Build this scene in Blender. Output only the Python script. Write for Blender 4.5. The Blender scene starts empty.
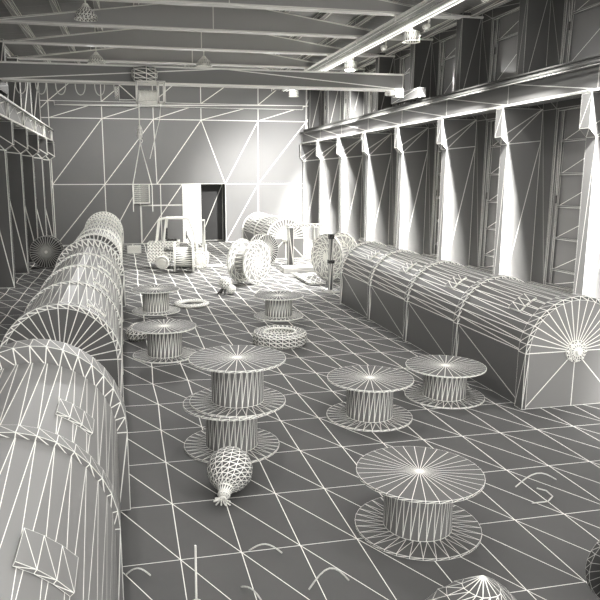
import bpy, math, random
from mathutils import Vector, Matrix
random.seed(7)
PI = math.pi
SC = bpy.context.scene
COL = SC.collection

# ------------------------------------------------------------------ camera
PITCH, YAW, ROLL, FPX, PPX = 0.18424, 0.21087, -0.00102, 665.34, 267.36
fw = Vector((math.sin(YAW)*math.cos(PITCH), math.cos(YAW)*math.cos(PITCH), -math.sin(PITCH)))
rt = Vector((math.cos(YAW), -math.sin(YAW), 0)); up = rt.cross(fw)
r2 = rt*math.cos(ROLL)+up*math.sin(ROLL); u2 = -rt*math.sin(ROLL)+up*math.cos(ROLL)
cd = bpy.data.cameras.new('camera'); cam = bpy.data.objects.new('camera', cd); COL.objects.link(cam)
cam.matrix_world = Matrix(((r2.x, u2.x, -fw.x, 0), (r2.y, u2.y, -fw.y, 0), (r2.z, u2.z, -fw.z, 4.0), (0, 0, 0, 1)))
cd.sensor_fit = 'HORIZONTAL'; cd.sensor_width = 36; cd.lens = FPX/600*36
cd.shift_x = (300-PPX)/600; cd.clip_start = 0.05; cd.clip_end = 300
SC.camera = cam

# ------------------------------------------------------------------ world, large lights, exposure
w = bpy.data.worlds.new('world'); SC.world = w; w.use_nodes = True
w.node_tree.nodes['Background'].inputs[0].default_value = (1, 0.99, 0.97, 1)
w.node_tree.nodes['Background'].inputs[1].default_value = 2.0
SC.view_settings.view_transform = 'Standard'; SC.view_settings.look = 'None'
SC.view_settings.gamma = 1; SC.view_settings.use_curve_mapping = False
SC.view_settings.exposure = 0.5
STRIP_W = 350.0      # long strip luminaire under the duct
STRIP_SPREAD = math.radians(80)
PEND_W = 400.0        # each fill bulb in the added near pendants
BACK_W = 620.0  # added bulbs hidden behind the crane bridge
CAN_W = 9000.0
SPOT_W = 24000.0       # each added floodlight raking the right-hand columns
STRIP_X, STRIP_Z = 9.6, 8.92

ld = bpy.data.lights.new('strip_light', 'AREA'); ld.shape = 'RECTANGLE'; ld.size = 0.3; ld.size_y = 31
ld.energy = STRIP_W; ld.spread = STRIP_SPREAD; ld.color = (1, 0.99, 0.965)
lo = bpy.data.objects.new('strip_light', ld); COL.objects.link(lo); lo.location = (STRIP_X, 24.3, STRIP_Z)
ADDED_FLOOD = [3.15+3.75*i for i in range(9)]
for i, y in enumerate(ADDED_FLOOD):
    sl = bpy.data.lights.new('added_flood_light', 'SPOT'); sl.energy = SPOT_W; sl.spot_size = math.radians(62); sl.spot_blend = 1.0
    sl.shadow_soft_size = .14; sl.color = (1, .99, .965)
    aim = (.10, .62, -1.0); sx = .45
    if i == 0: aim = (.06, .62, -1.0); sx = .5
    so = bpy.data.objects.new('added_flood_light', sl); COL.objects.link(so); so.location = (10.1, y, 8.85)
    so.rotation_euler = Vector(aim).to_track_quat('-Z', 'Y').to_euler(); so.scale = (sx, 1, 1)

# ------------------------------------------------------------------ materials: grey surface with pale mesh edges
def mat(name, base, wire=0.80, px=1.15, rough=0.55, spec=0.35, noise=0.0):
    base *= .69; wire = min(.92, wire*1.12)
    m = bpy.data.materials.new(name); m.use_nodes = True
    nt = m.node_tree; b = nt.nodes['Principled BSDF']
    b.inputs['Roughness'].default_value = rough
    b.inputs['Specular IOR Level'].default_value = spec
    wf = nt.nodes.new('ShaderNodeWireframe'); wf.use_pixel_size = True; wf.inputs[0].default_value = px
    mx = nt.nodes.new('ShaderNodeMix'); mx.data_type = 'RGBA'
    mx.inputs[6].default_value = (base, base*0.985, base*0.96, 1)
    mx.inputs[7].default_value = (wire, wire*0.99, wire*0.93, 1)
    nt.links.new(wf.outputs[0], mx.inputs[0]); nt.links.new(mx.outputs[2], b.inputs['Base Color'])
    if noise:
        tc = nt.nodes.new('ShaderNodeTexCoord'); nz = nt.nodes.new('ShaderNodeTexNoise')
        nz.inputs['Scale'].default_value = 0.9; nz.inputs['Detail'].default_value = 4
        cr = nt.nodes.new('ShaderNodeMix'); cr.data_type = 'RGBA'
        cr.inputs[6].default_value = (base*(1-noise),)*3+(1,); cr.inputs[7].default_value = (base*(1+noise), base*(1+noise)*.985, base*(1+noise)*.96, 1)
        nt.links.new(tc.outputs['Object'], nz.inputs['Vector']); nt.links.new(nz.outputs[0], cr.inputs[0])
        nt.links.new(cr.outputs[2], mx.inputs[6])
    return m
M = dict(
    floor=mat('painted_floor', .115, px=1.25, rough=.6, noise=.18),
    wall=mat('plaster_wall', .27, px=.85, noise=.06),
    rwall=mat('panel_wall', .13, .36, px=.7, spec=.1),
    pil=mat('concrete_column', .17, .5, px=.9),
    lpil=mat('concrete_column_left', .15, .8, px=1.0),
    glass=mat('dull_window_pane', .24, .7, px=.8, rough=.25, spec=.5),
    frame=mat('window_metal', .16, .5, px=.7),
    steel=mat('painted_steel', .17, .75, px=1.0, rough=.5),
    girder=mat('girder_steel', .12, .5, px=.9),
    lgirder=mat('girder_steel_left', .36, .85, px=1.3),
    beam=mat('roof_beam', .60, .85, px=1.0),
    deck=mat('roof_deck', .30, .4, px=.5),
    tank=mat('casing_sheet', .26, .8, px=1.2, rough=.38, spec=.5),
    rtank=mat('casing_sheet_shaded', .15, .75, px=1.0, rough=.38, spec=.5),  # same sheet, darkened for the shade on the right-hand casings
    spool=mat('spool_board', .16, .82, px=.95),
    pale=mat('pale_metal', .5, .85, px=.9),
    white=mat('white_panel', .85, .85, px=.8),
    dark=mat('dark_rubber', .03, .10, px=.4),
    mesh=mat('wire_dense', .14, .85, px=.95),
    strip=mat('cord', .35, .5, px=.8),
    void=mat('dark_opening', .05, .6, px=.8),
)
tb = bpy.data.materials.new('lamp_tube'); tb.use_nodes = True
tb.node_tree.nodes['Principled BSDF'].inputs['Base Color'].default_value = (.9, .9, .87, 1)
tb.node_tree.nodes['Principled BSDF'].inputs['Emission Color'].default_value = (1, .99, .95, 1)
tb.node_tree.nodes['Principled BSDF'].inputs['Emission Strength'].default_value = .8
M['tube'] = tb
M['drum'] = mat('spool_drum', .28, .85, px=.9)
M['bflange_lit'] = mat('beam_flange', .95, .85, px=.8)  # near white, stands in for bounce light on the flange undersides
M['dspool'] = mat('spool_board_dark', .07, .4, px=.8)
M['lface_shaded'] = mat('casing_end_sheet_shaded', .15, .75, px=1.0)  # left end plates coloured darker for the weaker light on them
M['bridge'] = mat('bridge_steel', .30, .8, px=1.0)
M['mesh2'] = mat('wire_dense_pale', .42, .88, px=.8)
M['railm'] = mat('rail_steel', .05, .10, px=.5, spec=.05)
M['purlin'] = mat('purlin_steel', .4, .8, px=.9)

# ------------------------------------------------------------------ mesh helpers
class MB:
    def __init__(s, T=None): s.v = []; s.f = []; s.T = T
    def add(s, vs, fs):
        n = len(s.v); s.v += [tuple((s.T @ Vector(p)) if s.T else p) for p in vs]
        s.f += [tuple(i+n for i in f) for f in fs]; return s
    def box(s, a, b):
        (x0, y0, z0), (x1, y1, z1) = a, b
        return s.add([(x0,y0,z0),(x1,y0,z0),(x1,y1,z0),(x0,y1,z0),(x0,y0,z1),(x1,y0,z1),(x1,y1,z1),(x0,y1,z1)],
                     [(0,3,2,1),(4,5,6,7),(0,1,5,4),(1,2,6,5),(2,3,7,6),(3,0,4,7)])
    def gbox(s, a, b, n=(1,1,1)):                         # box with subdivided faces
        for ax in range(3):
            u, v = [(1,2),(2,0),(0,1)][ax]
            for side in (0, 1):
                nu, nv = n[u], n[v]; vs = []; fs = []
                for j in range(nv+1):
                    for i in range(nu+1):
                        p = [0,0,0]; p[ax] = (a, b)[side][ax]
                        p[u] = a[u]+(b[u]-a[u])*i/nu; p[v] = a[v]+(b[v]-a[v])*j/nv; vs.append(tuple(p))
                for j in range(nv):
                    for i in range(nu):
                        k = j*(nu+1)+i; q = (k, k+1, k+nu+2, k+nu+1); fs.append(q if side else q[::-1])
                s.add(vs, fs)
        return s
    def ring_loft(s, rings, closed=True, cap0=False, cap1=False, fan=True):
        n = len(rings[0]); vs = [p for r in rings for p in r]; fs = []
        for j in range(len(rings)-1):
            for i in range(n if closed else n-1):
                k = (i+1) % n; a, b, c, d = j*n+i, j*n+k, (j+1)*n+k, (j+1)*n+i
                fs += [(a, b, c), (a, c, d)]
        for cap, j in ((cap0, 0), (cap1, len(rings)-1)):
            if cap:
                c = Vector((0,0,0))
                for p in rings[j]: c += Vector(p)
                vs.append(tuple(c/n)); ci = len(vs)-1
                for i in range(n):
                    k = (i+1) % n
                    fs.append((ci, j*n+k, j*n+i) if j == 0 else (ci, j*n+i, j*n+k))
        return s.add(vs, fs)
    def lathe(s, prof, n=24, axis='Z', c=(0,0,0), ph=0, cap0=True, cap1=True):
        rings = []
        for r, h in prof:
            R_ = []
            for i in range(n):
                t = 2*PI*i/n+ph; a, b = r*math.cos(t), r*math.sin(t)
                p = {'Z': (a, b, h), 'X': (h, a, b), 'Y': (b, h, a)}[axis]
                R_.append((p[0]+c[0], p[1]+c[1], p[2]+c[2]))
            rings.append(R_)
        return s.ring_loft(rings, True, cap0, cap1)
    def tube(s, pts, r, n=6, r1=None, cap=True):
        pts = [Vector(p) for p in pts]; rings = []
        for i, p in enumerate(pts):
            d = (pts[min(i+1, len(pts)-1)]-pts[max(i-1, 0)]).normalized()
            a = d.orthogonal().normalized() if i == 0 else (a-d*a.dot(d)).normalized()
            b = d.cross(a); rr = r if r1 is None else r+(r1-r)*i/(len(pts)-1)
            rings.append([tuple(p+a*rr*math.cos(2*PI*k/n)+b*rr*math.sin(2*PI*k/n)) for k in range(n)])
        return s.ring_loft(rings, True, cap, cap)
    def torus(s, R_, r, n=32, m=10, axis='Z', c=(0,0,0), sz=1.0):
        rings = []
        for i in range(n+1):
            t = 2*PI*i/n; rg = []
            for j in range(m):
                q = 2*PI*j/m; a = R_+r*math.cos(q); h = r*math.sin(q)*sz
                x, y = a*math.cos(t), a*math.sin(t)
                p = {'Z': (x, y, h), 'X': (h, x, y), 'Y': (x, h, y)}[axis]
                rg.append((p[0]+c[0], p[1]+c[1], p[2]+c[2]))
            rings.append(rg)
        return s.ring_loft(rings)
    def build(s, name, m, parent=None):
        me = bpy.data.meshes.new(name); me.from_pydata(s.v, [], s.f); me.update()
        me.materials.append(m if not isinstance(m, str) else M[m])
        o = bpy.data.objects.new(name, me); COL.objects.link(o)
        if parent: o.parent = parent
        return o
def struct(name, mb, m, parent=None):
    o = mb.build(name, m, parent)
    if not parent: o['kind'] = 'structure'
    return o
def tag(o, label, cat, group=None):
    o['label'] = label; o['category'] = cat
    if group: o['group'] = group
    return o
def thing(name, label, cat, loc=(0,0,0), rz=0, group=None):
    o = bpy.data.objects.new(name, None); COL.objects.link(o); o.empty_display_size = .2
    o.location = loc; o.rotation_euler = (0,0,rz); return tag(o, label, cat, group)
def dup(root, loc, rz, label, group=None):
    r = root.copy(); COL.objects.link(r); r.location = loc; r.rotation_euler = (0,0,rz); r['label'] = label
    if group: r['group'] = group
    for ch in list(root.children):
        c = ch.copy(); COL.objects.link(c); c.parent = r
        for g in list(ch.children):
            d = g.copy(); COL.objects.link(d); d.parent = c
    return r

# ------------------------------------------------------------------ hall
BAY = 3.75
RY = [14.1+BAY*i for i in range(-3, 8)]          # column lines 2.85 ... 40.35
YB = 40.7; XL, XR = -4.9, 12.0
# floor: triangulated slabs
dx, dy = .6556, 1.2486
xs = [.445+dx*i for i in range(-9, 19)]; ys = [6.484+dy*j for j in range(-6, 29)]
xs[0] = XL; xs[-1] = XR+.1; ys[-1] = YB
mb = MB(); n = len(xs)
rj = random.Random(3)
vs = [(x+(rj.uniform(-.03,.03) if 0 < i < n-1 and j > 9 else 0), y+(rj.uniform(-.09,.09) if 9 < j < len(ys)-1 else 0), 0) for j, y in enumerate(ys) for i, x in enumerate(xs)]; fs = []
for j in range(len(ys)-1):
    for i in range(n-1):
        a = j*n+i; fs += [(a, a+1, a+n), (a+1, a+n+1, a+n)]
mb.add(vs, fs)
struct('floor', mb, 'floor')
# back wall
bx = [XL, -3.95, -1.02, 2.0, 4.6, 6.1, 8.15, 11.15, XR]
tx = [XL, -3.95, -1.02, 1.9, 4.7, 8.15, 11.15, XR]
mb = MB()
def P(x, z): return (x, YB, z)
z1, z2, z3 = 3.53, 7.27, 8.2
def tri(*ps): mb.add([P(*p) for p in ps], [tuple(range(len(ps)))])
# lower row (door opening 4.6-6.1)
tri((XL,0),(-3.95,0),(-3.95,z1)); tri((XL,0),(-3.95,z1),(XL,z1))
tri((-3.95,0),(-1.02,z1),(-3.95,z1)); tri((-3.95,0),(-1.02,0),(-1.02,z1))
tri((-1.02,0),(.98,z1),(-1.02,z1)); tri((-1.02,0),(.98,0),(.98,z1))
tri((6.1,0),(8.15,z1),(6.1,z1)); tri((6.1,0),(8.15,0),(8.15,z1))
tri((8.15,0),(11.15,0),(11.15,z1)); tri((8.15,0),(11.15,z1),(8.15,z1)); tri((11.15,0),(XR,0),(XR,z1)); tri((11.15,0),(XR,z1),(11.15,z1))
tri((.98,0),(3.5,0),(3.5,z1)); tri((.98,0),(3.5,z1),(.98,z1))
# middle row
tri((XL,z1),(-3.95,z1),(XL,z2)); tri((-3.95,z1),(-3.95,z2),(XL,z2))
tri((-3.95,z1),(-1.02,z2),(-3.95,z2)); tri((-3.95,z1),(-1.02,z1),(-1.02,z2))
tri((-1.02,z1),(1.9,z2),(-1.02,z2)); tri((-1.02,z1),(2.0,z1),(1.9,z2)); tri((2.0,z1),(4.7,z2),(1.9,z2))
tri((2.0,z1),(6.1,z1),(4.7,z2)); tri((6.1,z1),(8.15,z2),(4.7,z2)); tri((6.1,z1),(8.15,z1),(8.15,z2))
tri((8.15,z1),(11.15,z2),(8.15,z2)); tri((8.15,z1),(11.15,z1),(11.15,z2)); tri((11.15,z1),(XR,z1),(11.15,z2)); tri((XR,z1),(XR,z2),(11.15,z2))
# upper rows
for za, zb in ((z2, z3), (z3, 10.6)):
    for i in range(len(tx)-1):
        tri((tx[i],za),(tx[i+1],zb),(tx[i],zb)); tri((tx[i],za),(tx[i+1],za),(tx[i+1],zb))
struct('wall_back', mb, 'wall')
# narrow ledge along the back wall and short posts
mb = MB(); mb.box((-3.6, YB-.22, 7.95), (10.9, YB, 8.2)); struct('trim_1', mb, 'wall')
# dark doorway recess and door frame
mb = MB(); mb.add([(4.6,YB,0),(4.6,YB+1.2,0),(4.6,YB+1.2,z1),(4.6,YB,z1),(6.1,YB,0),(6.1,YB+1.2,0),(6.1,YB+1.2,z1),(6.1,YB,z1)],
                  [(0,1,2,3),(5,4,7,6),(1,5,6,2),(3,2,6,7),(0,4,5,1)])
struct('door_1', mb, 'void')
mb = MB()
for i in range(26): mb.gbox((3.5, YB-.10, i*z1/26), (4.6, YB-.04+.02*(i % 2), (i+1)*z1/26), (6,1,1))
struct('door_2', mb, 'white')
# window-like frame on the back wall
mb = MB(); mb.box((.98, YB-.05, 2.24), (3.5, YB, 2.32)); mb.box((.98, YB-.05, .1), (1.05, YB, 2.3)); mb.box((2.17, YB-.04, 0), (2.22, YB, z1)); struct('trim_2', mb, 'wall')

# left wall, right wall
def side_wall(x, x2, name, m, skip=False):
    mb = MB(); yy = [-1.0]+RY+[YB]; zz = [0, 3.5, 6.4, 9.3]
    for j in range(3):
        for i in range(len(yy)-1):
            a, b = yy[i], yy[i+1]
            mb.add([(x,a,zz[j]),(x,b,zz[j]),(x,b,zz[j+1]),(x,a,zz[j+1])], [(0,1,2),(0,2,3)])
    return struct(name, mb, m)
side_wall(XL, 0, 'wall_left', 'wall')

# right wall with window openings (lower tall windows, upper two-light windows)
WY = [(y+.72, y+3.12) for y in RY[:-1]]
mb = MB()
zcuts = [0, .85, 5.85, 6.3, 6.95, 9.05, 9.35]
for i, y in enumerate(RY[:-1]):
    a, b = WY[i]; ycut = [y, a, b, y+BAY]
    for k in range(3):
        for j in range(6):
            if k == 1 and j in (1, 4): continue
            A, B, C_, D = ycut[k], ycut[k+1], zcuts[j], zcuts[j+1]
            mb.add([(XR,A,C_),(XR,B,C_),(XR,B,D),(XR,A,D)], [(0,1,2),(0,2,3)])
    for (c, d) in ((.85, 5.85), (6.95, 9.05)):       # reveals
        mb.add([(XR,a,c),(XR+.18,a,c),(XR+.18,a,d),(XR,a,d),(XR,b,c),(XR+.18,b,c),(XR+.18,b,d),(XR,b,d)],
               [(0,1,2,3),(4,7,6,5),(0,4,5,1),(3,2,6,7)])
mb.box((XR, -1, 0), (XR+.05, RY[0], 9.35)); mb.box((XR, RY[-1], 0), (XR+.05, YB, 9.35))
struct('wall_right', mb, 'rwall')
wn = 1
for i, y in enumerate(RY[:-1]):
    if i < 2: continue
    a, b = WY[i]
    for (c, d, bars, mull) in ((.85, 5.85, [1.35, 2.25, 3.15, 4.05, 4.95], True), (6.95, 9.05, [8.3], True)):
        f = MB(); x0, x1 = XR+.02, XR+.12
        f.box((x0,a,c),(x1,a+.07,d)); f.box((x0,b-.07,c),(x1,b,d)); f.box((x0,a+.07,c),(x1,b-.07,c+.07)); f.box((x0,a+.07,d-.07),(x1,b-.07,d))
        f.box((x0, b-.32, c+.07), (x1-.02, b-.25, d-.07))
        for zb in bars: f.box((x0, a+.07, zb-.03), (x1-.01, b-.32, zb+.03))
        o = struct('window_%d' % wn, f, 'frame'); wn += 1
        p = MB(); zz = [c+.05]+bars+[d-.05]
        for q in range(len(zz)-1): p.add([(x1-.03,a+.03,zz[q]),(x1-.03,b-.28,zz[q]),(x1-.03,b-.28,zz[q+1]),(x1-.03,a+.03,zz[q+1])], [(0,1,3),(1,2,3)])
        p.add([(x1-.03,b-.3,c),(x1-.03,b-.02,c),(x1-.03,b-.02,d),(x1-.03,b-.3,d)], [(0,1,2,3)])
        p.build('pane', 'glass', o)
        # latch on the stile
        MB().box((x0-.03, b-.30, (c+d)/2-.12), (x0, b-.26, (c+d)/2+.1)).build('latch', 'dark', o)
# sill rail running under the lower windows
mb = MB(); mb.box((XR-.12, 8, .68), (XR, YB, .84)); struct('trim_3', mb, 'rwall')

# columns: right (deep, with corbel) and left
def column(y, right, nm, m):
    f = 1 if right else -1; X = lambda x: x
    mb = MB(); t = .36
    if right: xf, xw, xc = 10.93, XR, 10.72
    else:     xf, xw, xc = -4.0, XL, -3.72
    # shaft with tapering side (room edge to wall)
    vs = []
    prof = [(xf, 0), (xf, 4.9), (xc, 5.1), (xc, 5.9), (xw, 5.9), (xw, 5.0), (xw, 0)]
    for yy in (y, y+t): vs += [(px, yy, pz) for px, pz in prof]
    fr = [(0,1,5),(0,5,6),(1,2,4),(2,3,4),(1,4,5)]
    fs = [tuple(q if right else q[::-1]) for q in fr]+[tuple((i+7 for i in (q[::-1] if right else q))) for q in fr]
    for i in range(4):
        k = i+1; q = (i, i+7, k+7, k); fs.append(q if not right else q[::-1])
    mb.add(vs, fs)
    # wall pier beside it
    if right: mb.box((XR-.35, y+.05, 0), (XR, y+.62, 5.85))
    else: mb.box((XL, y, 5.9), (-4.35, y+.3, 9.3))
    return struct(nm, mb, m)
for i, y in enumerate(RY):
    column(y, True, 'column_right_%d' % (i+1), 'pil')
    mb = MB(); mb.box((11.28, y, 6.2), (XR, y+.40, 9.35)); struct('upper_column_right_%d' % (i+1), mb, 'rwall')
    column(y, False, 'column_left_%d' % (i+1), 'lpil')
# ceiling: gable deck on purlins and tapered beams
RIDGE, SL, ZR = 3.44, .134, 10.29
def zt(x): return ZR-SL*abs(x-RIDGE)
mb = MB()
for (a, b) in ((XL, RIDGE), (RIDGE, XR+.1)):
    yy = [-1.0]+RY+[YB]
    for i in range(len(yy)-1):
        mb.add([(a,yy[i],zt(a)+.26),(b,yy[i],zt(b)+.26),(b,yy[i+1],zt(b)+.26),(a,yy[i+1],zt(a)+.26)], [(0,2,1),(0,3,2)])
struct('ceiling', mb, 'deck')
for i, y in enumerate(RY):
    mb = MB(); y0, y1 = y-.06+.1, y+.06+.1; zb = 9.23; xs_ = [XL+.1, -4, RIDGE, 10.9, XR]
    top = [zt(x) for x in xs_]; vs = []
    for yy in (y0, y1):
        vs += [(x, yy, zb) for x in xs_]+[(x, yy, t) for x, t in zip(xs_, top)]
    fs = []
    for k in range(4):
        a = k; fs += [(a, a+1, a+6) if k < 2 else (a, a+1, a+5), (a, a+6, a+5) if k < 2 else (a+1, a+6, a+5)]
        a += 10; fs += [(a+1, a, a+5), (a+1, a+5, a+6)]
        a -= 10; fs.append((a+5, a+6, a+16, a+15))
    mb.add(vs, fs)
    o = struct('beam_%d' % (i+1), mb, 'beam')
    mb = MB(); mb.box((XL+.1, y0-.11, zb-.06), (XR, y1+.11, zb)); mb.build('bottom_flange', 'bflange_lit', o)
for k in range(-6, 7):
    x = RIDGE+1.36*k
    if not (XL < x < XR): continue
    mb = MB(); z = zt(x)
    for i in range(len(RY)-1):
        mb.box((x-.09, RY[i]+.04, z), (x+.09, RY[i+1]+.04, z+.03)); mb.box((x-.02, RY[i]+.04, z+.03), (x+.02, RY[i+1]+.04, z+.22))
    mb.box((x-.09, RY[0], z+.22), (x+.09, YB, z+.25))
    struct('purlin_%d' % (k+7), mb, 'purlin')

# ------------------------------------------------------------------ crane runway girders
def girder(name, x0, x1, z0, z1_, label, m, inward):
    t = thing(name, label, 'crane girder', ((x0+x1)/2, 0, z0))
    cx = (x0+x1)/2; w2 = (x1-x0)/2; h = z1_-z0
    b = MB()
    yy = [-1.0]+RY+[YB-.1]
    for s in (-1, 1):
        for i in range(len(yy)-1):
            a, c = yy[i], yy[i+1]
            q = [(s*w2*.55, a, .06), (s*w2*.55, c, .06), (s*w2*.55, c, h-.06), (s*w2*.55, a, h-.06)]
            b.add(q, [(0,1,2),(0,2,3)])
            b.box((s*w2*.55, a-.03, .06), (s*w2*.9, a+.03, h-.06)) if 0 < i and m == 'lgirder' else None
            if m == 'lgirder':
                b.add([(s*w2*.6,a,.06),(s*w2*.6,(a+c)/2,h-.06),(s*w2*.6,c,.06)],[(0,1,2)])
    b.build('web', m, t)
    MB().box((-w2, -1, 0), (w2, YB-.1, .06)).build('bottom_flange', m, t)
    MB().box((-w2, -1, h-.06), (w2, YB-.1, h)).build('top_flange', 'railm' if m == 'girder' else m, t)
    r = MB(); r.box((-.09, -1, h), (.09, YB-.1, h+.03)); r.box((-.03, -1, h+.03), (.03, YB-.1, h+.12)); r.box((-.05, -1, h+.12), (.05, YB-.1, h+.16))
    r.build('rail', 'railm', t)
    c = MB(); c.tube([(-inward*.0+inward*(w2+.04), -1, h-.12), (inward*(w2+.04), YB-.2, h-.12)], .025, 5); c.build('conductor_bar', 'dark', t)
    return t
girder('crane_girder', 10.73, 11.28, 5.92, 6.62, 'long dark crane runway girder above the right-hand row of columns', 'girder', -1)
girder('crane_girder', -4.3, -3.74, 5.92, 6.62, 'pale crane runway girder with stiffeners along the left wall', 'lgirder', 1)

# overhead crane bridge
BY = 25.0
t = thing('overhead_crane', 'long overhead crane bridge beam spanning the hall from wall to wall', 'crane', (3.5, BY, 6.80))
b = MB(); b.add([(-7.5,-.22,.44),(7.1,-.22,.44),(7.1,-.22,.96),(.2,-.22,.98),(-7.5,-.22,.96)], [(0,1,3),(0,3,4),(1,2,3)])
b.add([(-7.5,.22,.44),(7.1,.22,.44),(7.1,.22,.96),(-7.5,.22,.96)], [(1,0,3),(1,3,2)])
b.add([(-7.5,-.22,.44),(7.1,-.22,.44),(7.1,.22,.44),(-7.5,.22,.44)], [(0,3,2,1)])
b.add([(-7.5,-.22,.96),(7.1,-.22,.96),(7.1,.22,.96),(-7.5,.22,.96)], [(0,1,2,3)])
b.add([(7.1,-.22,.44),(7.1,.22,.44),(7.1,.22,.96),(7.1,-.22,.96)], [(0,1,2,3)])
b.build('bridge_beam', 'bridge', t)
MB().box((-7.5,-.28,.40),(7.1,.28,.45)).build('bottom_flange', 'bflange_lit', t)
MB().box((-7.5,-.28,.95),(7.1,.28,1.0)).build('top_flange', 'bflange_lit', t)
for ex in (-7.52, 7.41):
    e = MB(); e.gbox((ex-.14,-1.3,.06),(ex+.14,1.3,.40),(1,1,1)); o = e.build('end_truck', 'rwall', t)
    for wy in (-1.0, 1.0):
        MB().lathe([(.16,-.05),(.16,.05)], 14, 'X', (ex, wy, .14)).build('wheel', 'dark', o)
e = MB(); e.gbox((6.65,-.65,.12),(6.95,-.35,.40),(1,1,1)); e.build('drive_gearbox', 'girder', t)
e = MB(); e.lathe([(.1,0),(.11,.05),(.11,.3),(.08,.35)], 10, 'X', (6.3,-.5,.26)); e.build('drive_motor', 'girder', t)
# festoon cable loops
for k in range(6):
    x = -3.3+.66*k; pts = [(x-.17*math.cos(q/8*PI), BY+.1, 7.18-.38*math.sin(q/8*PI)**.8) for q in range(9)]
    o = MB().tube(pts, .018, 5).build('festoon_cable', 'strip')
    tag(o, '%s from the left of six small cable loops hanging under the crane bridge beam' % ['first', 'second', 'third', 'fourth', 'fifth', 'sixth'][k], 'cable', 'cable loops under the crane bridge')
# hoist
t = thing('crane_hoist', 'boxy hoist with ribbed rope drum slung under the crane bridge', 'hoist', (.95, BY-.55, 6.5))
h = MB()
for x in (-.35, .38, .60):
    for y in (-.25, .25): h.box((x-.03,y-.03,0),(x+.03,y+.03,.72))
for z in (0, .68):
    for y in (-.25, .25): h.box((-.35,y-.03,z),(.60,y+.03,z+.05))
    for x in (-.35, .38, .6): h.box((x-.025,-.25,z),(x+.025,.25,z+.05))
h.build('frame', 'pale', t)
MB().gbox((-.95,-.2,.08),(-.38,.2,.58),(1,1,1)).build('motor_housing', 'steel', t)
MB().lathe([(.16,0),(.2,.03),(.2,.12),(.16,.15)], 12, 'X', (-1.1,0,.34)).build('motor_fan_cover', 'mesh', t)
d = MB(); d.lathe([(.17+.02*(i % 2), -.3+.045*i) for i in range(15)], 16, 'X', (0,0,.26)); d.build('rope_drum', 'mesh', t)
g = MB(); g.lathe([(.12,-.5),(.24,-.42),(.28,0),(.24,.3),(.12,.38)], 10, 'X', (0,.05,.98)); g.build('trolley_gear', 'mesh', t)
# hook block with slings
t = thing('hook_block', 'small hook block hanging on a steel rope below the hoist', 'hook', (.66, BY-.55, 5.3))
MB().tube([(0,0,.45),(0,0,1.2)], .02, 5).build('rope', 'pale', t)
MB().lathe([(.03,0),(.09,.05),(.11,.25),(.06,.4),(.03,.46)], 10).build('block', 'pale', t)
MB().tube([(0,0,0)]+[(.08*math.sin(q), 0, -.08-.08*math.cos(q)) for q in [.0,.6,1.2,1.8,2.4,3.0,3.6,4.2]], .018, 5).build('hook', 'pale', t)
t = thing('lifting_sling', 'long pale chain sling hanging from the crane hook in an open triangle', 'sling', (.66, BY-.55, 5.15))
for e in ((-.32,0,-1.5),(.36,0,-1.5)):
    MB().tube([(0,0,0), e, (e[0]+(.0),0,-2.4)], .017, 5).build('sling_leg', 'pale', t)
MB().torus(.05, .012, 14, 5, 'X', (0,0,-.03)).build('ring', 'pale', t)
t = tag(MB().tube([(1.42,BY-.55,6.5),(1.36,BY-.55,5.95),(.98,BY-.55,4.6)], .015, 5).build('control_cable', 'pale'), 'thin control cable hanging from the right side of the hoist', 'cable')

# wall vent on back wall
t = thing('louvre_vent', 'ribbed louvre vent mounted high on the back wall left of the doorway', 'vent', (1.06, YB-.12, 2.4))
f = MB(); f.box((-.5,-.08,0),(-.44,.1,1.15)); f.box((.44,-.08,0),(.5,.1,1.15)); f.box((-.44,-.06,1.1),(.44,.1,1.15)); f.box((-.44,-.06,0),(.44,.1,.05)); f.build('frame','pale',t)
s = MB()
for i in range(9):
    z = .08+i*.115; s.add([(-.44,-.07,z),(.44,-.07,z),(.44,.05,z+.07),(-.44,.05,z+.07),(-.44,-.07,z-.015),(.44,-.07,z-.015)], [(0,1,2,3),(4,5,1,0)])
s.build('slats','pale',t)

# ------------------------------------------------------------------ duct, strip luminaire, pendants
t = thing('pipe_duct', 'long bundled pipe duct hung under the roof beams on the right side', 'duct', (9.22, 0, 9.0))
d = MB(); d.box((-.28, 9, .02), (.1, 40.2, .06)); d.build('tray', 'steel', t)
for k in range(6):
    MB().tube([(-.26+.065*k, 9, .09+.012*k), (-.26+.065*k, 40.2, .09+.012*k)], .025, 6).build('pipe', 'pale', t)
for y in RY[2:]:
    MB().box((-.3, y+.06, -.02), (-.27, y+.12, .23)).build('hanger', 'steel', t)
t = thing('strip_luminaire', 'long white strip light running beside the pipe duct under the roof', 'light', (STRIP_X, 0, STRIP_Z))
MB().box((-.17, 8.7, .02), (.17, 39.9, .14)).build('housing', 'white', t)
MB().tube([(-.1, 8.8, 0.0), (-.1, 39.8, 0.0)], .018, 8).build('tube', 'tube', t)
MB().tube([(.1, 8.8, 0.0), (.1, 39.8, 0.0)], .018, 8).build('tube', 'tube', t)

for i, y in enumerate(ADDED_FLOOD):  # added lamps, put in to rake light over the right-hand columns
    t = thing('added_flood_lamp', 'small added flood lamp beside the pipe duct, %s bay from the camera' % ['first','second','third','fourth','fifth','sixth','seventh','eighth','ninth'][i], 'lamp', (10.1, y, 8.85), 0, 'added flood lamps along the duct')
    b = MB(); b.lathe([(.04,-.2),(.07,-.18),(.12,.04)], 12, 'Y', (0,-.06,.03), cap1=False); b.build('reflector', 'steel', t)
    MB().box((-.03,-.28,.06),(.03,-.22,.33)).build('bracket', 'steel', t)

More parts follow.
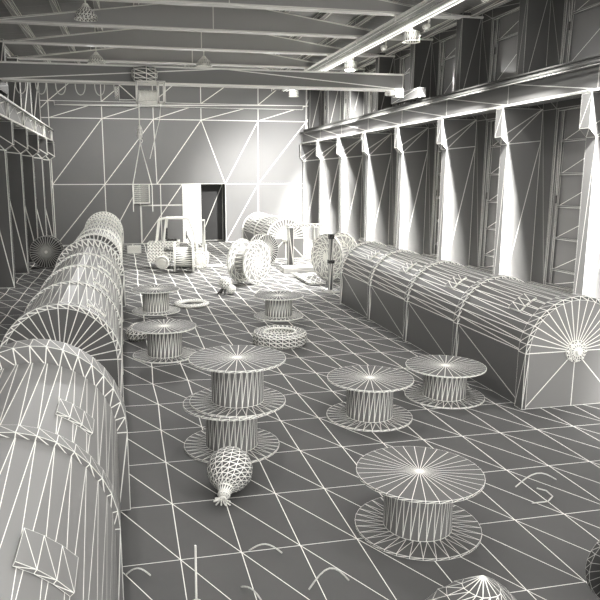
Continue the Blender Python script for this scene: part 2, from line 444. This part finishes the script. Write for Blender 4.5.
def pendant(x, y, z, label, drop, group='bell lamps', can=False, light=False):
    t = thing('pendant_lamp', label, 'lamp', (x, y, z), 0, group)
    s = MB()
    if can: s.lathe([(.30,0),(.27,.02),(.27,.32),(.16,.36)], 20, cap0=False)
    else: s.lathe([(.35,0),(.33,.1),(.25,.24),(.12,.36),(.07,.44)], 18, cap0=False)
    s.build('lamp_shade', 'mesh', t)
    MB().tube([(0,0,.4),(0,0,.4+drop)], .02, 6).build('rod', 'pale', t)
    if light:
        l = bpy.data.lights.new('bulb', 'POINT'); l.energy = PEND_W; l.shadow_soft_size = .1; l.color = (1,.99,.97)
        o = bpy.data.objects.new('bulb', l); COL.objects.link(o); o.location = (0,0,.1); o.parent = t
    return t
pendant(-.88, 21.8, 8.62, 'bell-shaped pendant lamp nearest the camera at upper left', .9)
pendant(-.85, 29.3, 8.52, 'bell-shaped pendant lamp further back, just above the left of the crane bridge', 1.0)
pendant(3.55, 29.3, 8.52, 'bell-shaped pendant lamp hanging above the middle of the crane bridge', 1.0)
for (x, y, wh) in ((-.9, 6, 'nearest the left wall, above the foreground casing'), (3.5, 6, 'above the front cable spool, on the ridge line'), (7.9, 6, 'toward the right wall in the nearest bay'),
                   (-.9, 14, 'above the second left casing'), (3.5, 14, 'above the middle of the floor'), (7.9, 14, 'above the long right-hand casing')):  # added pendants out of view that carry the hall's fill light
    pendant(x, y, 8.62, 'added bell-shaped pendant lamp out of view, high '+wh, .9, 'bell lamps', False, True)
for (x, wh) in ((-1.2, 'over the farthest left casing'), (3.44, 'over the forklift'), (7.4, 'over the big spool on edge')):  # added lamps, out of sight, that brighten the back wall
    t = pendant(x, 33.4, 8.85, 'added bell-shaped pendant lamp hidden behind the crane bridge '+wh, zt(x)+.25-9.25, 'bell lamps', False, True)
    for ch in t.children:
        if ch.type == 'LIGHT': ch.location.z = .03; ch.data.energy = BACK_W; ch.data = ch.data
k0 = pendant(9.75, 22.2, 8.45, 'large perforated can lamp under the duct, nearest the camera', .05, 'can lamps', True, False)
def can_spot(parent, aim, energy, deg):
    l = bpy.data.lights.new('can_spot', 'SPOT'); l.energy = energy; l.spot_size = math.radians(deg); l.spot_blend = .8; l.shadow_soft_size = .2; l.color = (1,.99,.97)
    o = bpy.data.objects.new('can_spot', l); COL.objects.link(o); o.location = (0,0,.02); o.parent = parent
    o.rotation_euler = Vector(aim).to_track_quat('-Z', 'Y').to_euler()
k3 = pendant(9.75, 8.4, 8.45, 'added perforated can lamp over the near end of the right-hand casing, out of the picture', .05, 'can lamps', True, False)  # added lamp that pools light on the floor beside the casing
can_spot(k3, (-.13, .02, -1), CAN_W*.22, 30)
k1 = pendant(9.75, 28.4, 8.45, 'perforated can lamp halfway along the duct above the crane bridge', .05, 'can lamps', True, False)
can_spot(k1, (-.42, -.05, -1), CAN_W, 75)
k2 = pendant(9.75, 38.3, 8.45, 'far perforated can lamp seen under the crane bridge near the back wall', .05, 'can lamps', True, False)
can_spot(k2, (-.45, .0, -1), CAN_W*.12, 90)
can_spot(k1, (.03, 1, -.50), CAN_W*1.9, 62)
can_spot(k0, (-.85, .3, -1), CAN_W*.6, 58)

# ------------------------------------------------------------------ arched casings
def arch(r, rs, z, n=20, y=0):              # points from bottom left over the top to bottom right
    pts = [(-rs, y, 0), (-rs, y, z)]
    for i in range(1, n): a = PI-PI*i/n; pts.append((r*math.cos(a), y, z+r*math.sin(a)))
    return pts+[(rs, y, z), (rs, y, 0)]
def casing(label, loc, nsec, L=2.5, end_flange=0.0, hatch=1, m='tank', rz=0, n=18, front_cap=True):
    t = thing('arched_casing', label, 'metal casing', loc, rz)
    r, zs = .92, 1.0
    for k in range(nsec):
        b = MB(); A = arch(r, r, zs, n, k*L); B = arch(r, r, zs, n, (k+1)*L)
        nn = len(A); vs = A+B; fs = []
        for i in range(nn-1): fs += [(i, i+nn, i+1), (i+1, i+nn, i+1+nn)] if m != 'rtank' else [(i, i+nn, i+1+nn), (i, i+1+nn, i+1)]
        b.add(vs, [f[::-1] for f in fs]); o = b.build('section', m, t)
        # hatch plate on the curved flank
        hb = MB(); ang = PI/2-hatch*math.radians(36); pts = []
        y0, y1 = k*L+L*.25, k*L+L*.40
        for j in range(4):
            a = ang-hatch*math.radians(8*j-10)
            for yy in (y0, y1):
                for rr in (r+.002, r+.035): pts.append((rr*math.cos(a), yy, zs+rr*math.sin(a)))
        fs = []
        for j in range(3):
            c = j*4; fs += [(c+1, c+5, c+3), (c+5, c+7, c+3), (c, c+4, c+5, c+1), (c+2, c+3, c+7, c+6)]
        fs += [(0,1,3,2), (12,14,15,13)]
        hb.add(pts, fs); h = hb.build('hatch', m, t)
    def band(y, ro, wd, nm='seam_band'):
        b = MB(); ri = .9
        cr = (1.0 if ro < 1 else 1.075)
        P0, P1, P2, P3 = [[(px_, py_, pz_ if pz_ <= zs else zs+(pz_-zs)*(cr if q == ro else 1)) for px_, py_, pz_ in arch(q, q, zs, n, yy)] for q, yy in ((ri, y-wd/2), (ro, y-wd/2), (ro, y+wd/2), (ri, y+wd/2))]
        b.ring_loft([P3, P2, P1, P0], closed=False); b.build(nm, m, t)
    for k in range(nsec+1):
        if k == 0: band(.11, .975, .22, 'end_band')
        elif k == nsec and end_flange: band(k*L-end_flange/2, 1.04, end_flange, 'end_flange')
        elif k == nsec: band(k*L-.05, .975, .1, 'end_band')
        else: band(k*L, .965, .17)
    for y, s in ((0.012, 1), (nsec*L-.012, -1)):
        b = MB(); A = arch(.93, .93, zs, n, y); c = [(0, y, zs)]
        A = A+[(0, y, 0)]; nn = len(A); vs = A+c
        fs = [((nn, (i+1) % nn, i) if s > 0 else (nn, i, (i+1) % nn)) for i in range(nn)]
        b.add(vs, fs); o = b.build('end_plate', 'tankface' if m == 'rtank' else 'lface_shaded', t)
        hb = MB(); q = -s
        hb.lathe([(.2, 0), (.2, q*.03), (.14, q*.04), (.13, q*.07), (.06, q*.075), (.05, q*.12)], 16, 'Y', (0, y, zs), cap0=False)
        hub = hb.build('hub', 'mesh', o)
        for k in range(8):
            a = 2*PI*k/8; MB().lathe([(.018, q*.03), (.018, q*.06)], 6, 'Y', (.17*math.cos(a), y, zs+.17*math.sin(a))).build('bolt', 'pale', hub)
    return t
M['tankface'] = mat('casing_end_sheet', .33, .85, px=1.1, rough=.5)
M['ltank'] = M['tank']
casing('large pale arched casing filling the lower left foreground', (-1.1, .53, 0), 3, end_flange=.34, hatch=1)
casing('second arched casing in the left row, shaded end plate facing the nearest one', (-1.1, 11.0, 0), 4, L=2.55, end_flange=.34, hatch=1)
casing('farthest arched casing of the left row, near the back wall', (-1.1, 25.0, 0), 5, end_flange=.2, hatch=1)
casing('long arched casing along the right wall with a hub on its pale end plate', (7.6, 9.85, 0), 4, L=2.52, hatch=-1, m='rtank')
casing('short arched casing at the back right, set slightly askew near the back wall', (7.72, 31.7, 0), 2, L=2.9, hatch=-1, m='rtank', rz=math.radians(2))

# ------------------------------------------------------------------ cable spools
def make_spool(label, loc, rz, R_=.72, H=.68, hub=.39, nseg=32, group='cable spools standing on the floor', top='flange'):
    t = thing('cable_spool', label, 'spool', loc, rz, group)
    th = .028
    for z in (0, H-th):
        b = MB(); o = []; zz0, zz1 = z, z+th
        inner = z == 0
        ring = lambda r, zz, n=nseg, ph=0: [(r*math.cos(2*PI*i/n+ph), r*math.sin(2*PI*i/n+ph), zz) for i in range(n)]
        if inner:      # annulus above with zigzag, disc below
            b.ring_loft([ring(R_, zz0), ring(R_, zz1), ring(hub, zz1)], cap0=True)
        else:
            b.ring_loft([ring(hub*.9, zz0), ring(R_, zz0), ring(R_, zz1)], cap0=True, cap1=True)
        f = b.build('flange', 'spool', t)
    b = MB(); b.lathe([(hub, th), (hub, H-th)], 28, cap0=False, cap1=False); b.build('drum', 'drum', t)
    return t
G = 'cable spools standing on the floor'
s0 = make_spool('low round cable spool in the right foreground, closest to the camera', (3.19, 6.60, 0), .05)
dup(s0, (3.93, 10.13, 0), .3, 'cable spool standing in the middle, just left of the one by the right casing', G)
dup(s0, (5.66, 10.83, 0), .1, 'cable spool standing right beside the long right-hand casing', G).scale = (1,1,.86)
dup(s0, (1.46, 9.40, 0), .2, 'lower cable spool of the stack of two behind the round tied sack', G)
dup(s0, (1.56, 9.42, .68), .0, 'upper cable spool of the stack of two in the middle foreground', G)
dup(s0, (.79, 14.82, 0), .15, 'cable spool left of centre with a woven blob behind it, beside left casings', G)
dup(s0, (.84, 19.95, 0), .4, 'farther of the two cable spools beside the left casings', G)
dup(s0, (4.28, 18.44, 0), .25, 'cable spool standing behind the big knobbly ring', G).scale = (1,1,.9)
# spools on edge: root at the floor, axis horizontal
def edge_spool(label, x, y, head, R_, L, hub, nseg, wild=False, m='spool', group='spools standing on edge'):
    t = thing('upright_spool', label, 'spool', (x, y, 0), 0, group)
    ax = Vector((math.sin(head), math.cos(head), 0)); sd = Vector((ax.y, -ax.x, 0)).normalized(); U = Vector((0,0,1))
    T = Matrix(((sd.x, U.x, ax.x, 0), (sd.y, U.y, ax.y, 0), (sd.z, U.z, ax.z, R_), (0,0,0,1)))
    for s in (-1, 1):
        b = MB(T); a0, a1 = s*L/2, s*(L/2-.06)
        if s < 0: a0, a1 = a0, a1
        lo_, hi = min(a0, a1), max(a0, a1)
        if wild:
            rr = [R_, R_*.86, R_*.6, R_*.35, R_*.12]; rings = [[(R_*math.cos(2*PI*i/nseg), R_*math.sin(2*PI*i/nseg), lo_) for i in range(nseg)]]
            for q, r in enumerate(rr): rings.append([(r*math.cos(2*PI*(i+.5*q+(random.random()-.5)*(.9 if q else 0))/nseg), r*math.sin(2*PI*(i+.5*q)/nseg)*(1+.0*i), hi) for i in range(nseg)])
            rings2 = [[(r*math.cos(2*PI*(i+.5*q)/nseg), r*math.sin(2*PI*(i+.5*q)/nseg), lo_) for i in range(nseg)] for q, r in reversed(list(enumerate(rr[1:])))]
            b.ring_loft(rings2+rings, cap0=True, cap1=True)
        else: b.lathe([(R_, lo_), (R_, hi)], nseg)
        fl = b.build('flange', m, t)
        c = MB(T); q = 1 if s > 0 else -1; c.lathe([(.07, s*L/2), (.07, s*(L/2+.03))] if s > 0 else [(.07, -L/2-.03), (.07, -L/2)], 10); c.build('axle_boss', 'pale', fl)
    b = MB(T); b.lathe([(hub, -L/2+.06), (hub, L/2-.06)], nseg, cap0=False, cap1=False); b.build('drum', m, t)
    return t
D = math.radians
edge_spool('big double-flange spool on edge in the middle distance, its face turned to the right', 4.55, 24.5, D(139.6), .84, .8, .45, 17, True, 'mesh2')
edge_spool('smaller spoked spool on edge tucked behind the big double-flange spool', 6.15, 29.6, D(150), .70, .5, .3, 36, False, 'dspool')
edge_spool('dark spool on edge leaning near the left wall beside the casings', -3.42, 31.0, D(183), .70, .5, .35, 36, False, 'dspool')
edge_spool('spool with pale flanges lying on edge in front of the forklift', 2.42, 28.1, D(97), .64, .82, .42, 26, False, 'mesh')
edge_spool('wheel-like spool on edge in the reel stand beside the right-hand casing', 7.95, 24.6, D(245), .92, .9, .4, 20, True, 'pale')
edge_spool('dark spool on edge cut off by the lower right picture edge', 4.47, 4.66, D(182), .38, .5, .25, 26, False, 'dspool')

# ------------------------------------------------------------------ ring, coil, sacks, crate, bundle
t = thing('tyre', 'thick knobbly ring like a tyre lying on the floor behind the spool stack', 'tyre', (3.58, 15.3, 0))
t.scale = (.9, .9, .95)
b = MB(); rings = []; N = 26
for i in range(N+1):
    a = 2*PI*i/N+.0; rg = []
    for (r, z) in ((.40,.20),(.44,.30),(.56,.36),(.68,.33),(.72,.27),(.72,.17),(.72,.07),(.68,.01),(.44,.01),(.40,.10)):
        k = .015*(i % 2) if r > .6 else 0; rg.append(((r+k)*math.cos(a), (r+k)*math.sin(a), z))
    rings.append(rg)
b.ring_loft(rings); b.build('tread', 'mesh', t)
b = MB(); b.torus(.42, .03, 30, 6, 'Z', (0,0,.31)); b.build('bead', 'mesh', t)
b = MB(); b.torus(.46, .1, 30, 7, 'Z', (0,0,.06), .6)
o = b.build('cable_coil', 'mesh'); o.location = (1.97, 20.6, 0); tag(o, 'flat coil of cable lying right of the far cable spool', 'coil')

def sack(label, loc, rz, tilt, s=1.0, peak=False):
    t = thing('tied_sack', label, 'sack', loc, rz, None)
    Tm = Matrix.Translation((0,0,.36*s)) @ Matrix.Rotation(tilt, 4, 'X')
    b = MB(Tm); prof = []
    for i in range(1, 13):
        a = -PI/2+PI*i/13.5; prof.append((.36*s*math.cos(a)*(1 if i < 9 else .98), .36*s*math.sin(a)))
    prof += [(.13*s, .36*s), (.075*s, .46*s)]
    b.lathe(prof, 18, cap1=False); b.build('bag', 'mesh', t)
    b = MB(Tm); b.lathe([(.085*s,.44*s),(.1*s,.46*s),(.1*s,.48*s),(.06*s,.50*s)], 12, cap0=False); b.build('tie', 'pale', t)
    b = MB(Tm)
    for k in range(9):
        a = 2*PI*k/9; b.tube([(.02*math.cos(a)*s, .02*math.sin(a)*s, .49*s), (.05*math.cos(a)*s, .05*math.sin(a)*s, .56*s), (.13*math.cos(a+.3)*s, .13*math.sin(a+.3)*s, .60*s)], .014*s, 4)
    b.build('frayed_mouth', 'mesh', t)
    return t
sack('round sack with a tied frayed neck pointing at the camera, below the spool stack', (1.20, 7.92, 0), -.38, D(118), .82)
# upright pear-shaped sack at bottom edge
t = thing('draped_sack', 'pointed draped sack rising at the bottom edge of the picture', 'sack', (2.88, 4.70, 0), .3)
b = MB(); rings = []
for j in range(7):
    q = j/6; r = .52*(1-q**1.8)+.015; z = .60*q
    rings.append([(r*(1+.07*math.sin(3*a+1)+.03*math.sin(7*a))*math.cos(a)*1.0+.03*q, r*(1+.05*math.sin(4*a))*math.sin(a), z) for a in [2*PI*(i+.5*j)/15 for i in range(15)]])
b.ring_loft(rings, cap1=True); b.build('bag', 'mesh', t)
# woven blob behind spool
b = MB(); b.lathe([(.001,0),(.2,.0),(.27,.08),(.29,.2),(.25,.3),(.16,.38),(.08,.42)], 16); o = b.build('woven_basket', 'mesh'); o.location = (.22, 16.4, 0)
tag(o, 'small rounded woven basket on the floor between left casing and near-left spool', 'basket')
b = MB(); b.gbox((-.36,-.2,0),(.36,.2,.38),(7,4,4)); o = b.build('wire_crate', 'pale'); o.location = (.46, 35.8, 0)
tag(o, 'small pale mesh crate on the floor between the left casings and the forklift', 'crate')
t = thing('rag_bundle', 'small crumpled bundle with dark feet in front of the big double-flange spool', 'bundle', (3.32, 22.4, 0))
for (x, y, z, r) in ((0,0,.38,.22), (.18,-.1,.17,.17)):
    b = MB(); b.lathe([(r*math.cos(a), r*math.sin(a)) for a in [-1.4,-.9,-.4,.1,.6,1.1,1.4]], 12, 'Z', (x,y,z)); b.build('cloth_lump', 'mesh', t)
for (x, y) in ((-.28,.0), (-.05,-.12), (-.15,.15)): MB().tube([(x,y,0),(x*.3,y*.3,.22)], .035, 6).build('foot', 'dark', t)

# bent offcuts on the floor
def strip(label, pts, wd=.009, name='bent_offcut', group='bent metal offcuts on the floor'):
    o = MB().tube([Vector(p) for p in pts], wd, 5).build(name, 'strip'); return tag(o, label, 'offcut', group)
def arc(a, b, h, n=8): 
    a, b = Vector(a), Vector(b); return [a+(b-a)*i/n+Vector((0,0,h*math.sin(PI*i/n)+.014)) for i in range(n+1)]
strip('short bent offcut lying on the floor just right below the tied sack', arc((1.18,6.48,0),(1.52,6.36,0),.09))
strip('longest bent offcut arching up from the floor left of the front spool', arc((1.63,5.68,0),(2.06,5.74,0),.18))
strip('bent offcut at the bottom edge to the right of the thin upright rod', arc((.99,5.86,0),(1.16,5.46,0),.08))
strip('bent offcut on the floor close to the left foreground casing', arc((-.13,6.3,0),(.12,6.24,0),.08))
strip('bent offcut at the bottom edge left of the thin upright rod', arc((.12,5.62,0),(.43,5.55,0),.05))
strip('upper of two bent offcuts on the floor to the right of the front spool', arc((4.85,7.22,0),(5.5,7.3,0),.14))
strip('lower of two bent offcuts on the floor to the right of the front spool', [(4.80,6.78,.015),(5.02,6.78,.015),(5.14,6.86,.03),(5.13,6.98,.05),(5.04,7.05,.06)])
strip('tiny dark bent offcut on the floor below the big double-flange spool', arc((4.35,22.2,0),(4.7,22.9,0),.06))
t = thing('upright_rod', 'thin straight rod standing upright on the floor at bottom left', 'rod', (.53, 5.72, 0))
MB().tube([(0,0,.01),(.002,0,.60)], .011, 6).build('rod', 'pale', t); MB().lathe([(.05,0),(.05,.012)], 10).build('foot', 'pale', t)

# ------------------------------------------------------------------ forklift (faces +X)
t = thing('forklift', 'pale counterbalance forklift parked by the back wall doorway', 'forklift', (2.25, 29.6, 0), D(-8))
b = MB(); b.gbox((-1.25,-.5,.3),(-.55,.5,1.15),(5,5,6)); b.build('counterweight', 'mesh', t)
b = MB(); b.gbox((-.55,-.5,.35),(.85,.5,.75),(5,3,3)); b.gbox((-.75,-.45,.95),(.1,.45,1.2),(6,4,2)); b.build('chassis', 'steel', t)
def wheel(x, y, r):
    b = MB(); s = -1 if y < 0 else 1
    b.lathe([(r*.55,-.1),(r*.9,-.11),(r,-.07),(r,.07),(r*.9,.11),(r*.55,.1)], 20, 'Y', (x,y,r)); o = b.build('wheel', 'steel', t)
    b = MB(); b.lathe([(r*.55, s*.10),(r*.5,s*.13),(.05,s*.14)], 14, 'Y', (x,y,r)); b.build('wheel_rim', 'white', o)
wheel(-.62,-.52,.3); wheel(-.62,.52,.3); wheel(1.0,-.56,.40); wheel(1.0,.56,.40)
b = MB()
for y in (-.45,.45):
    b.tube([(-.55,y,1.15),(-.42,y,2.2),(.55,y,2.2),(.78,y,1.6),(.9,y,.75)], .05, 6)
    b.tube([(-.9,y*.8,1.1),(-.75,y*.9,2.15),(-.42,y,2.2)], .035, 6)
for x in (-.42,-.2,0,.2,.4,.55): b.box((x-.03,-.45,2.17),(x+.03,.45,2.22))
b.build('overhead_guard', 'pale', t)
b = MB(); b.gbox((-.45,-.25,1.2),(.0,.25,1.3),(3,3,1)); b.gbox((-.5,-.25,1.28),(-.4,.25,1.75),(1,3,4)); b.build('seat', 'dark', t)
b = MB(); b.torus(.17, .02, 16, 6, 'X', (.42,0,1.45)); b.tube([(.42,0,1.45),(.65,0,1.0)], .025, 6); b.build('steering_wheel', 'dark', t)
b = MB(); b.gbox((.62,-.45,.75),(.9,.45,1.15),(2,3,3)); b.build('dashboard', 'steel', t)
b = MB()
for y in (-.35,.35): b.box((1.12,y-.05,.1),(1.24,y+.05,2.1))
for z in (.2,1.1,2.0): b.box((1.12,-.3,z),(1.2,.3,z+.08))
b.build('mast', 'steel', t)
b = MB(); b.gbox((1.26,-.45,.1),(1.3,.45,.55),(1,5,3)); b.gbox((1.26,-.4,.55),(1.3,.4,1.0),(1,6,3)); b.build('load_backrest', 'pale', t)
for y in (-.25,.25): MB().gbox((1.3,y-.06,.05),(2.0,y+.06,.09),(4,1,1)).build('fork', 'pale', t)

# ------------------------------------------------------------------ reel stands and platform
t = thing('reel_gantry', 'tall pale post and crossbar of a reel stand in front of the far casing', 'stand', (7.25, 28.9, 0))
MB().gbox((-.12,-.12,0),(.12,.12,1.75),(1,1,1)).build('post', 'steel', t)
MB().gbox((1.05,-.12,0),(1.25,.12,1.75),(1,1,1)).build('post', 'pale', t)
MB().gbox((-.2,-.08,1.75),(1.45,.08,1.9),(6,1,1)).build('crossbar', 'pale', t)
MB().gbox((-.3,-.3,0),(.3,.3,.06),(2,2,1)).build('foot_plate', 'dark', t)
MB().gbox((.85,-.3,0),(1.45,.3,.06),(2,2,1)).build('foot_plate', 'pale', t)
t = thing('reel_stand_post', 'dark upright post with clamp at the far corner of the right-hand casing', 'stand', (7.0, 22.1, 0))
MB().box((-.07,-.07,.05),(.07,.07,2.0)).build('post', 'steel', t)
MB().gbox((-.25,-.25,0),(.25,.25,.05),(2,2,1)).build('foot_plate', 'steel', t)
MB().box((-.1,-.1,1.0),(.1,.1,1.12)).build('clamp', 'dark', t)
MB().box((-.09,-.09,1.85),(.09,.09,2.02)).build('cap', 'dark', t)
t = thing('steel_platform', 'low flat steel platform with a pale slab under the reel', 'platform', (6.95, 24.6, 0))
b = MB(); b.gbox((-.35,-1.1,.04),(.3,1.2,.12),(3,4,1)); b.build('deck_plate', 'steel', t)
for y in (-1.1,0,.8): MB().box((-.3,y-.06,0),(.25,y+.06,.04)).build('skid', 'dark', t)
b = MB(); b.gbox((-.6,0,0),(.85,.9,.2),(1,1,1)); o = b.build('pale_slab', 'white'); o.location = (7.1, 26.9, 0); tag(o, 'pale thick slab on the floor left of the reel, behind the platform', 'slab')
